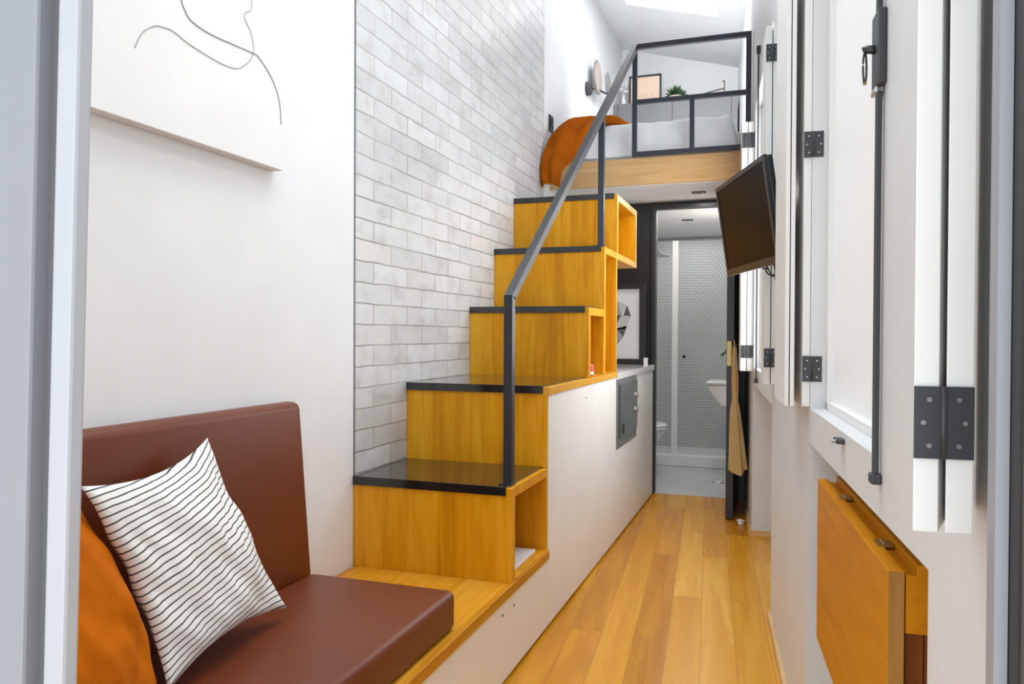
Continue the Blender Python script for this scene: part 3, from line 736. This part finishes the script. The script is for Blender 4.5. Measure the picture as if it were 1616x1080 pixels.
t = thing('overhead_shower', 'black round overhead shower on a short arm inside the shower', 'shower', (-1.02, 7.3, 1.9))
part('arm', MB().tube([(-1.16, 7.3, 1.96), (-1.10, 7.25, 1.96), (-1.03, 7.2, 1.93)], .009, 10).tube([(-1.16, 7.3, 1.96), (-1.16, 7.7, 1.97), (-1.16, 7.76, 1.97)], .009, 10), 'black_metal', t, smooth=True)
part('head', MB().lathe([(.085, 0), (.09, .010), (.085, .02), (.03, .034), (.012, .045)], (-1.03, 7.2, 1.885), n=28), 'black_metal', t)
t = thing('toilet', 'white wall-hung toilet at the left of the bathroom doorway', 'toilet', (-1.1, 6.55, 0.15))
b = MB(); b.lathe([(.07, 0), (.10, .07), (.165, .17), (.18, .20)], (-1.06, 6.5, 0.17), n=32); b.box(XW + .002, -1.10, 6.34, 6.66, 0.2, 0.37)
part('bowl', b, 'ceramic', t, smooth=False, bevel=.006)
part('seat', MB().lathe([(.175, 0), (.19, .008), (.19, .02), (.18, .028)], (-1.055, 6.5, 0.372), n=36), 'ceramic', t)
part('lid', MB().lathe([(.185, 0), (.19, .006), (.18, .02)], (-1.055, 6.5, 0.402), n=36), 'ceramic', t)
xb = -0.215
t = thing('wash_basin', 'white wall-hung wash basin on the right side of the bathroom', 'basin', (-0.35, 6.35, 0.6))
b = MB(); b.prism([(-0.520, 0.775), (-0.505, 0.735), (-0.42, 0.615), (-0.30, 0.585), (-0.284, 0.585), (-0.284, 0.775)], 'Y', 6.22, 6.56)
part('bowl', b, 'ceramic', t, bevel=.01)
part('basin_rim', MB().box(-0.526, -0.284, 6.21, 6.57, .775, .80), 'ceramic', t, bevel=.006)
t = thing('basin_tap', 'dark curved tap above the wash basin', 'tap', (-0.33, 6.4, 0.95))
part('spout', MB().tube([(-0.29, 6.4, .99), (-0.33, 6.4, 1.035), (-0.38, 6.4, 1.04), (-0.425, 6.4, 1.0)], .011, 12), 'chrome', t, smooth=True)
part('wall_flange', MB().lathe([(.03, 0), (.028, .012)], (-0.30, 6.4, .985), 'X', 20), 'chrome', t)
t = thing('floor_drain', 'round steel floor drain by the right side of the bathroom', 'drain', (-0.433, 6.271, 0.002))
part('rim', MB().lathe([(.05, 0), (.046, .006)], (-0.433, 6.271, 0.002), n=28), 'steel', t)
part('grate', MB().lathe([(.035, 0), (.033, .002)], (-0.433, 6.271, 0.008), n=24), 'ceramic', t)

# ================================================================ BATHROOM DOOR LEAF, APRON
o = thing('bathroom_door', 'black bathroom door standing open, seen edge-on beside the doorway', 'door', (-0.277, 5.35, 0.0))
part('leaf', MB().box(-0.301, -0.255, 5.03, 5.655, 0.008, 2.085), 'black_wall', o, bevel=.002)
part('strike_plate', MB().box(-0.299, -0.271, 5.026, 5.03, 0.972, 1.128), 'brass', o, bevel=.001)
hd = part('handle', MB().tube([(-0.256, 5.09, 1.10), (-0.222, 5.09, 1.10), (-0.222, 5.20, 1.10)], .010, 10).lathe([(.026, 0), (.024, .01)], (-0.256, 5.09, 1.10), 'X', 20), 'black_metal', o, smooth=True)
part('knob', MB().lathe([(.006, -.03), (.016, -.022), (.017, -.008), (.006, 0)], (-0.255, 5.05, 1.12), 'Y', 16), 'black_metal', o, smooth=True)
b = MB(); rows = []
prof = [(1.095, -0.250, .010, .008), (1.05, -0.250, .013, .014), (0.98, -0.249, .016, .018), (0.90, -0.246, .020, .020), (0.80, -0.245, .018, .018), (0.755, -0.246, .014, .014), (0.735, -0.247, .024, .018), (0.66, -0.245, .030, .024), (0.55, -0.240, .038, .028), (0.42, -0.234, .046, .030), (0.315, -0.230, .052, .030)]
nseg = 36
for z, cx, wx, wy in prof:
    r_ = []
    for k in range(nseg + 1):
        a = 2 * PI * (k % nseg) / nseg
        rad = 1 + 0.22 * math.sin(a * 5 + z * 2.5) + 0.08 * math.sin(a * 9)
        zz = z + (0.02 * math.sin(a * 2 + 1) if z < .33 else 0)
        r_.append((cx + wx * math.cos(a) * rad, 4.992 + wy * math.sin(a) * rad, zz))
    rows.append(r_)
b.grid(rows); bmesh.ops.remove_doubles(b.bm, verts=b.bm.verts, dist=1e-5); bmesh.ops.recalc_face_normals(b.bm, faces=b.bm.faces)
t = thing('apron', 'tan cloth apron hanging from the black door handle', 'apron', (-0.245, 4.992, 0.31))
ob = part('cloth', b, 'apron', t, smooth=True, sub=1)
part('neck_strap', MB().tube([(-0.250, 4.995, 1.09), (-0.253, 5.01, 1.125), (-0.254, 5.03, 1.135), (-0.247, 5.02, 1.10)], .004, 8), 'apron', t, smooth=True)
t = thing('door_stop', 'small white star shaped stopper on the floor behind the black door', 'doorstop', (-0.215, 4.96, 0))
b = MB().lathe([(.020, 0), (.018, .006), (.008, .016), (.010, .026), (.005, .03)], (-0.205, 4.95, 0), n=14)
part('body', b, 'ceramic', t, smooth=True)
b = MB()
for k in range(5):
    a = k * 2 * PI / 5; b.tube([(-0.205, 4.95, .014), (-0.205 + .028 * math.cos(a), 4.95 + .028 * math.sin(a), .022)], .005, 8, radii=[.006, .002])
part('petals', b, 'ceramic', t, smooth=True)

# ================================================================ RIGHT WALL: SHUTTERS
def hinge_on(parent, t0, t1, tm, s, z0, z1, screws=True):
    """butt hinge on faces that look toward -s"""
    h_ = part('hinge', MB().box(t0, tm - .0015, s - .003, s, z0, z1).box(tm + .0015, t1, s - .003, s, z0, z1), 'hinge', parent, RW)
    part('knuckle', MB().tube([(tm, s - .003, z0), (tm, s - .003, z1)], .0026, 10), 'hinge', h_, RW, smooth=True)
    if screws:
        for a, sg in ((t0, 1), (t1, -1)):
            for k, zz in enumerate((.18, .5, .82)):
                off = abs(tm - a) * (0.5 if k != 1 else 0.3)
                part('screw', MB().lathe([(.0021, -.001), (.0021, 0)], (a + sg * off, s - .003, z0 + (z1 - z0) * zz), 'Y', 10), 'steel', h_, RW)
    return h_
# 1: far jamb of the near window, leaves folded flat on the pier
t = thing('window_shutter', 'white folded shutter leaves hinged at the far jamb of the near window, beside the television', 'shutter', (0.22, 2.24, ZS), RW)
for a, c in ((.190, .2005), (.203, .2135)):
    part('leaf', MB().box(a, c, 2.088, 2.40, 0.985, 2.44), 'white_board', t, RW, bevel=.0015)
part('leaf', MB().box(.2325, .2515, 2.088, 2.40, 0.985, 2.44), 'white_board', t, RW, bevel=.0015)
for z0, z1 in ((1.049, 1.114), (1.619, 1.684)):
    hinge_on(t, .2325, .279, .2555, 2.086, z0, z1)
# 2: near jamb of the near window
t = thing('window_shutter', 'white folded shutter leaf pair closest to the camera with a large black hinge', 'shutter', (0.20, .78, 1.0), RW)
def slant(t0, t1, s0, z0, z1, k=.045, d=.115):
    return MB().hexa([(t0, s0, z0), (t1, s0, z0), (t1 + k, s0 + d, z0), (t0 + k, s0 + d, z0), (t0, s0, z1), (t1, s0, z1), (t1 + k, s0 + d, z1), (t0 + k, s0 + d, z1)])
part('leaf', slant(.1700, .1895, .72, 1.0, 2.46), 'white_board', t, RW, bevel=.001)
part('leaf', slant(.1950, .2160, .72, 1.0, 2.46, k=.034), 'white_board', t, RW, bevel=.001)
hinge_on(t, .1700, .2155, .1922, .7195, 1.063, 1.124); hinge_on(t, .1700, .2155, .1922, .7195, 2.1, 2.16)
# 3: near jamb of the far window
t = thing('window_shutter', 'pale folded shutter leaf pair just behind the television', 'shutter', (0.23, 3.18, .975), RW)
part('leaf', MB().box(.206, .2290, 3.10, 3.27, .978, 2.349), 'white_board', t, RW, bevel=.001)
part('leaf', MB().box(.2325, .2515, 3.10, 3.27, .978, 2.349), 'white_board', t, RW, bevel=.001)
hinge_on(t, .206, .2515, .2307, 3.099, 1.044, 1.116); hinge_on(t, .206, .2515, .2307, 3.099, 2.212, 2.277)
# 4: far jamb of the far window
t = thing('window_shutter', 'white folded shutter leaves farthest away next to the loft railing', 'shutter', (0.22, 4.8, .956), RW)
for a, c in ((.181, .213), (.217, .2505)):
    part('leaf', MB().box(a, c, 4.66, 4.88, .958, 2.40), 'white_board', t, RW, bevel=.001)
for z0, z1 in ((1.035, 1.108), (2.25, 2.337)):
    hinge_on(t, .181, .2140, .1975, 4.659, z0, z1, False); hinge_on(t, .218, .2500, .234, 4.659, z0, z1, False)

# espagnolette bolts
t = thing('espagnolette_bolt', 'long dark window bolt rod with handle box beside the near window pane', 'window bolt', (0.243, 1.30, .94), RW)
part('rod', MB().box(.2405, .2485, 1.250, 1.262, .957, 2.45), 'hinge', t, RW, bevel=.0015)
part('foot_guide', MB().box(.2365, .252, 1.243, 1.268, .944, .960), 'hinge', t, RW, bevel=.003)
hb = part('handle_box', MB().box(.2395, .252, 1.236, 1.285, 1.540, 1.652), 'hinge', t, RW, bevel=.003)
part('lever', MB().tube([(.240, 1.262, 1.597), (.231, 1.272, 1.602), (.2255, 1.274, 1.600)], .0065, 12), 'black_metal', hb, RW, smooth=True)
rp = [(.2270 + .0035 * math.cos(a), 1.268 + .006 * math.cos(a), 1.573 + .023 * math.sin(a)) for a in [k * 2 * PI / 24 for k in range(25)]]
part('ring', MB().tube(rp, .0016, 8, caps=False), 'black_metal', hb, RW, smooth=True)
part('brass_tip', MB().lathe([(.002, 0), (.0032, .004), (.002, .008)], (.2270, 1.268, 1.547), n=10), 'brass', hb, RW)
part('cap', MB().box(.238, .250, 1.250, 1.282, 1.530, 1.540), 'steel', hb, RW, bevel=.002)
t = thing('bolt_catch', 'small dark catch on the sill below the near window pane', 'catch', (0.24, 1.585, .962), RW)
part('body', MB().box(.236, .252, 1.565, 1.605, .960, .970), 'hinge', t, RW, bevel=.003)
part('pin', MB().tube([(.238, 1.573, .965), (.229, 1.573, .965)], .0035, 10), 'steel', t, RW)
t = thing('espagnolette_bolt', 'thin dark bolt rod on the far window between the two far shutters', 'window bolt', (0.243, 4.2, .92), RW)
part('rod', MB().box(.238, .2470, 4.205, 4.218, .925, 2.66), 'hinge', t, RW)
part('end_guide', MB().box(.232, .252, 4.195, 4.228, .917, .94), 'hinge', t, RW, bevel=.002)
part('end_guide', MB().box(.232, .252, 4.195, 4.228, 2.635, 2.67), 'hinge', t, RW, bevel=.002)

# ================================================================ TELEVISION
tc, scn, zc, yaw, tilt = .111, 2.714, 1.548, R(-13.888), R(8.373)
Nn, Ss = Vector((1, 0, 0)), Vector((0, 1, 0))
wd = Ss * math.cos(yaw) + Nn * math.sin(yaw); n0 = -Nn * math.cos(yaw) + Ss * math.sin(yaw)
up = Vector((0, 0, 1)) * math.cos(tilt) + n0 * math.sin(tilt); fr = up.cross(wd).normalized()
if fr.dot(n0) < 0: fr = -fr
TM = Matrix.Identity(4)
for i in range(3): TM[i][0] = wd[i]; TM[i][1] = -fr[i]; TM[i][2] = up[i]
TM[0][3], TM[1][3], TM[2][3] = tc, scn, zc          # local: x along width (away), y into the set, z up
t = thing('television', 'flat black television tilted down on a wall arm at the right', 'television', (tc, scn, zc - .165), RW)
W2, H2 = .28, .165
bz = MB()
for q in ((-W2, W2, H2 - .016, H2), (-W2, W2, -H2, -H2 + .024), (-W2, -W2 + .016, -H2 + .024, H2 - .016), (W2 - .016, W2, -H2 + .024, H2 - .016)):
    bz.box(q[0], q[1], 0, .012, q[2], q[3])
part('bezel', bz, 'tv_plastic', t, RW @ TM, bevel=.001)
part('screen', MB().box(-W2 + .014, W2 - .014, .003, .012, -H2 + .022, H2 - .014), 'screen', t, RW @ TM)
part('rear_shell', MB().box(-W2 + .002, W2 - .002, .012, .030, -H2 + .002, H2 - .002).box(-W2 + .05, W2 - .08, .03, .045, -H2 + .03, H2 - .06), 'tv_plastic', t, RW @ TM, bevel=.003)
t = thing('television_bracket', 'black steel wall bracket and arm holding the television', 'bracket', (.245, 2.9, 1.37), RW)
part('wall_plate', MB().box(.236, .252, 2.90, 3.02, 1.37, 1.63), 'black_metal', t, RW, bevel=.002)
part('arm', MB().tube([(.236, 2.95, 1.55), (.20, 2.86, 1.55), (.163, 2.76, 1.55)], .012, 10).tube([(.236, 2.95, 1.46), (.20, 2.86, 1.46), (.165, 2.76, 1.50)], .009, 10), 'black_metal', t, RW, smooth=True)
for zz in (1.42, 1.50, 1.58):
    part('bolt', MB().lathe([(.006, -.004), (.006, 0)], (.244, 2.90, zz), 'Y', 10), 'steel', t, RW)
cab = MB().tube([(.205, 2.62, 1.395), (.215, 2.66, 1.36), (.205, 2.72, 1.365), (.19, 2.70, 1.39), (.175, 2.66, 1.385), (.165, 2.70, 1.41)], .003, 8)
cab.tube([(.20 + .018 * math.cos(a), 2.68 + .02 * math.cos(a), 1.383 + .018 * math.sin(a)) for a in [k * 2 * PI / 20 for k in range(19)]], .0025, 8)
cab.tube([(.215, 2.70, 1.40), (.230, 2.80, 1.38), (.246, 2.9, 1.42)], .003, 8)
o = part('power_cable', cab, 'black_metal', None, RW, smooth=True)
tagit(o, 'looped black cable hanging under the right corner of the television', 'cable')

# ================================================================ FOLD-DOWN TABLE
t = thing('folding_table', 'folded orange-brown wooden table fixed in the recess under the near window', 'table', (.30, 1.55, .30), RW)
part('front_leaf', MB().box(.2495, .2720, 1.190, 1.912, .462, .833), 'table_wood', t, RW, bevel=.001)
part('leaf_end', MB().box(.2505, .2705, 1.1885, 1.190, .463, .832), 'table_end', t, RW)
part('rear_rail', MB().prism([(.2735, .828), (.2735, .745), (.374, .745), (.374, .843), (.288, .843), (.288, .828)][::-1], 'Y', 1.190, 1.90), 'table_wood', t, RW, bevel=.0008)
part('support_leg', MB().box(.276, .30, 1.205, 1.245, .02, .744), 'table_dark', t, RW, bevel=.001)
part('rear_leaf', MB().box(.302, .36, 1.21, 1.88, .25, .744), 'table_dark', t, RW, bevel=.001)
for s_ in (1.34, 1.70):
    part('hinge', MB().box(.262, .285, s_ - .018, s_ + .018, .8325, .8355).tube([(.273, s_ - .018, .836), (.273, s_ + .018, .836)], .002, 8), 'brass', t, RW)
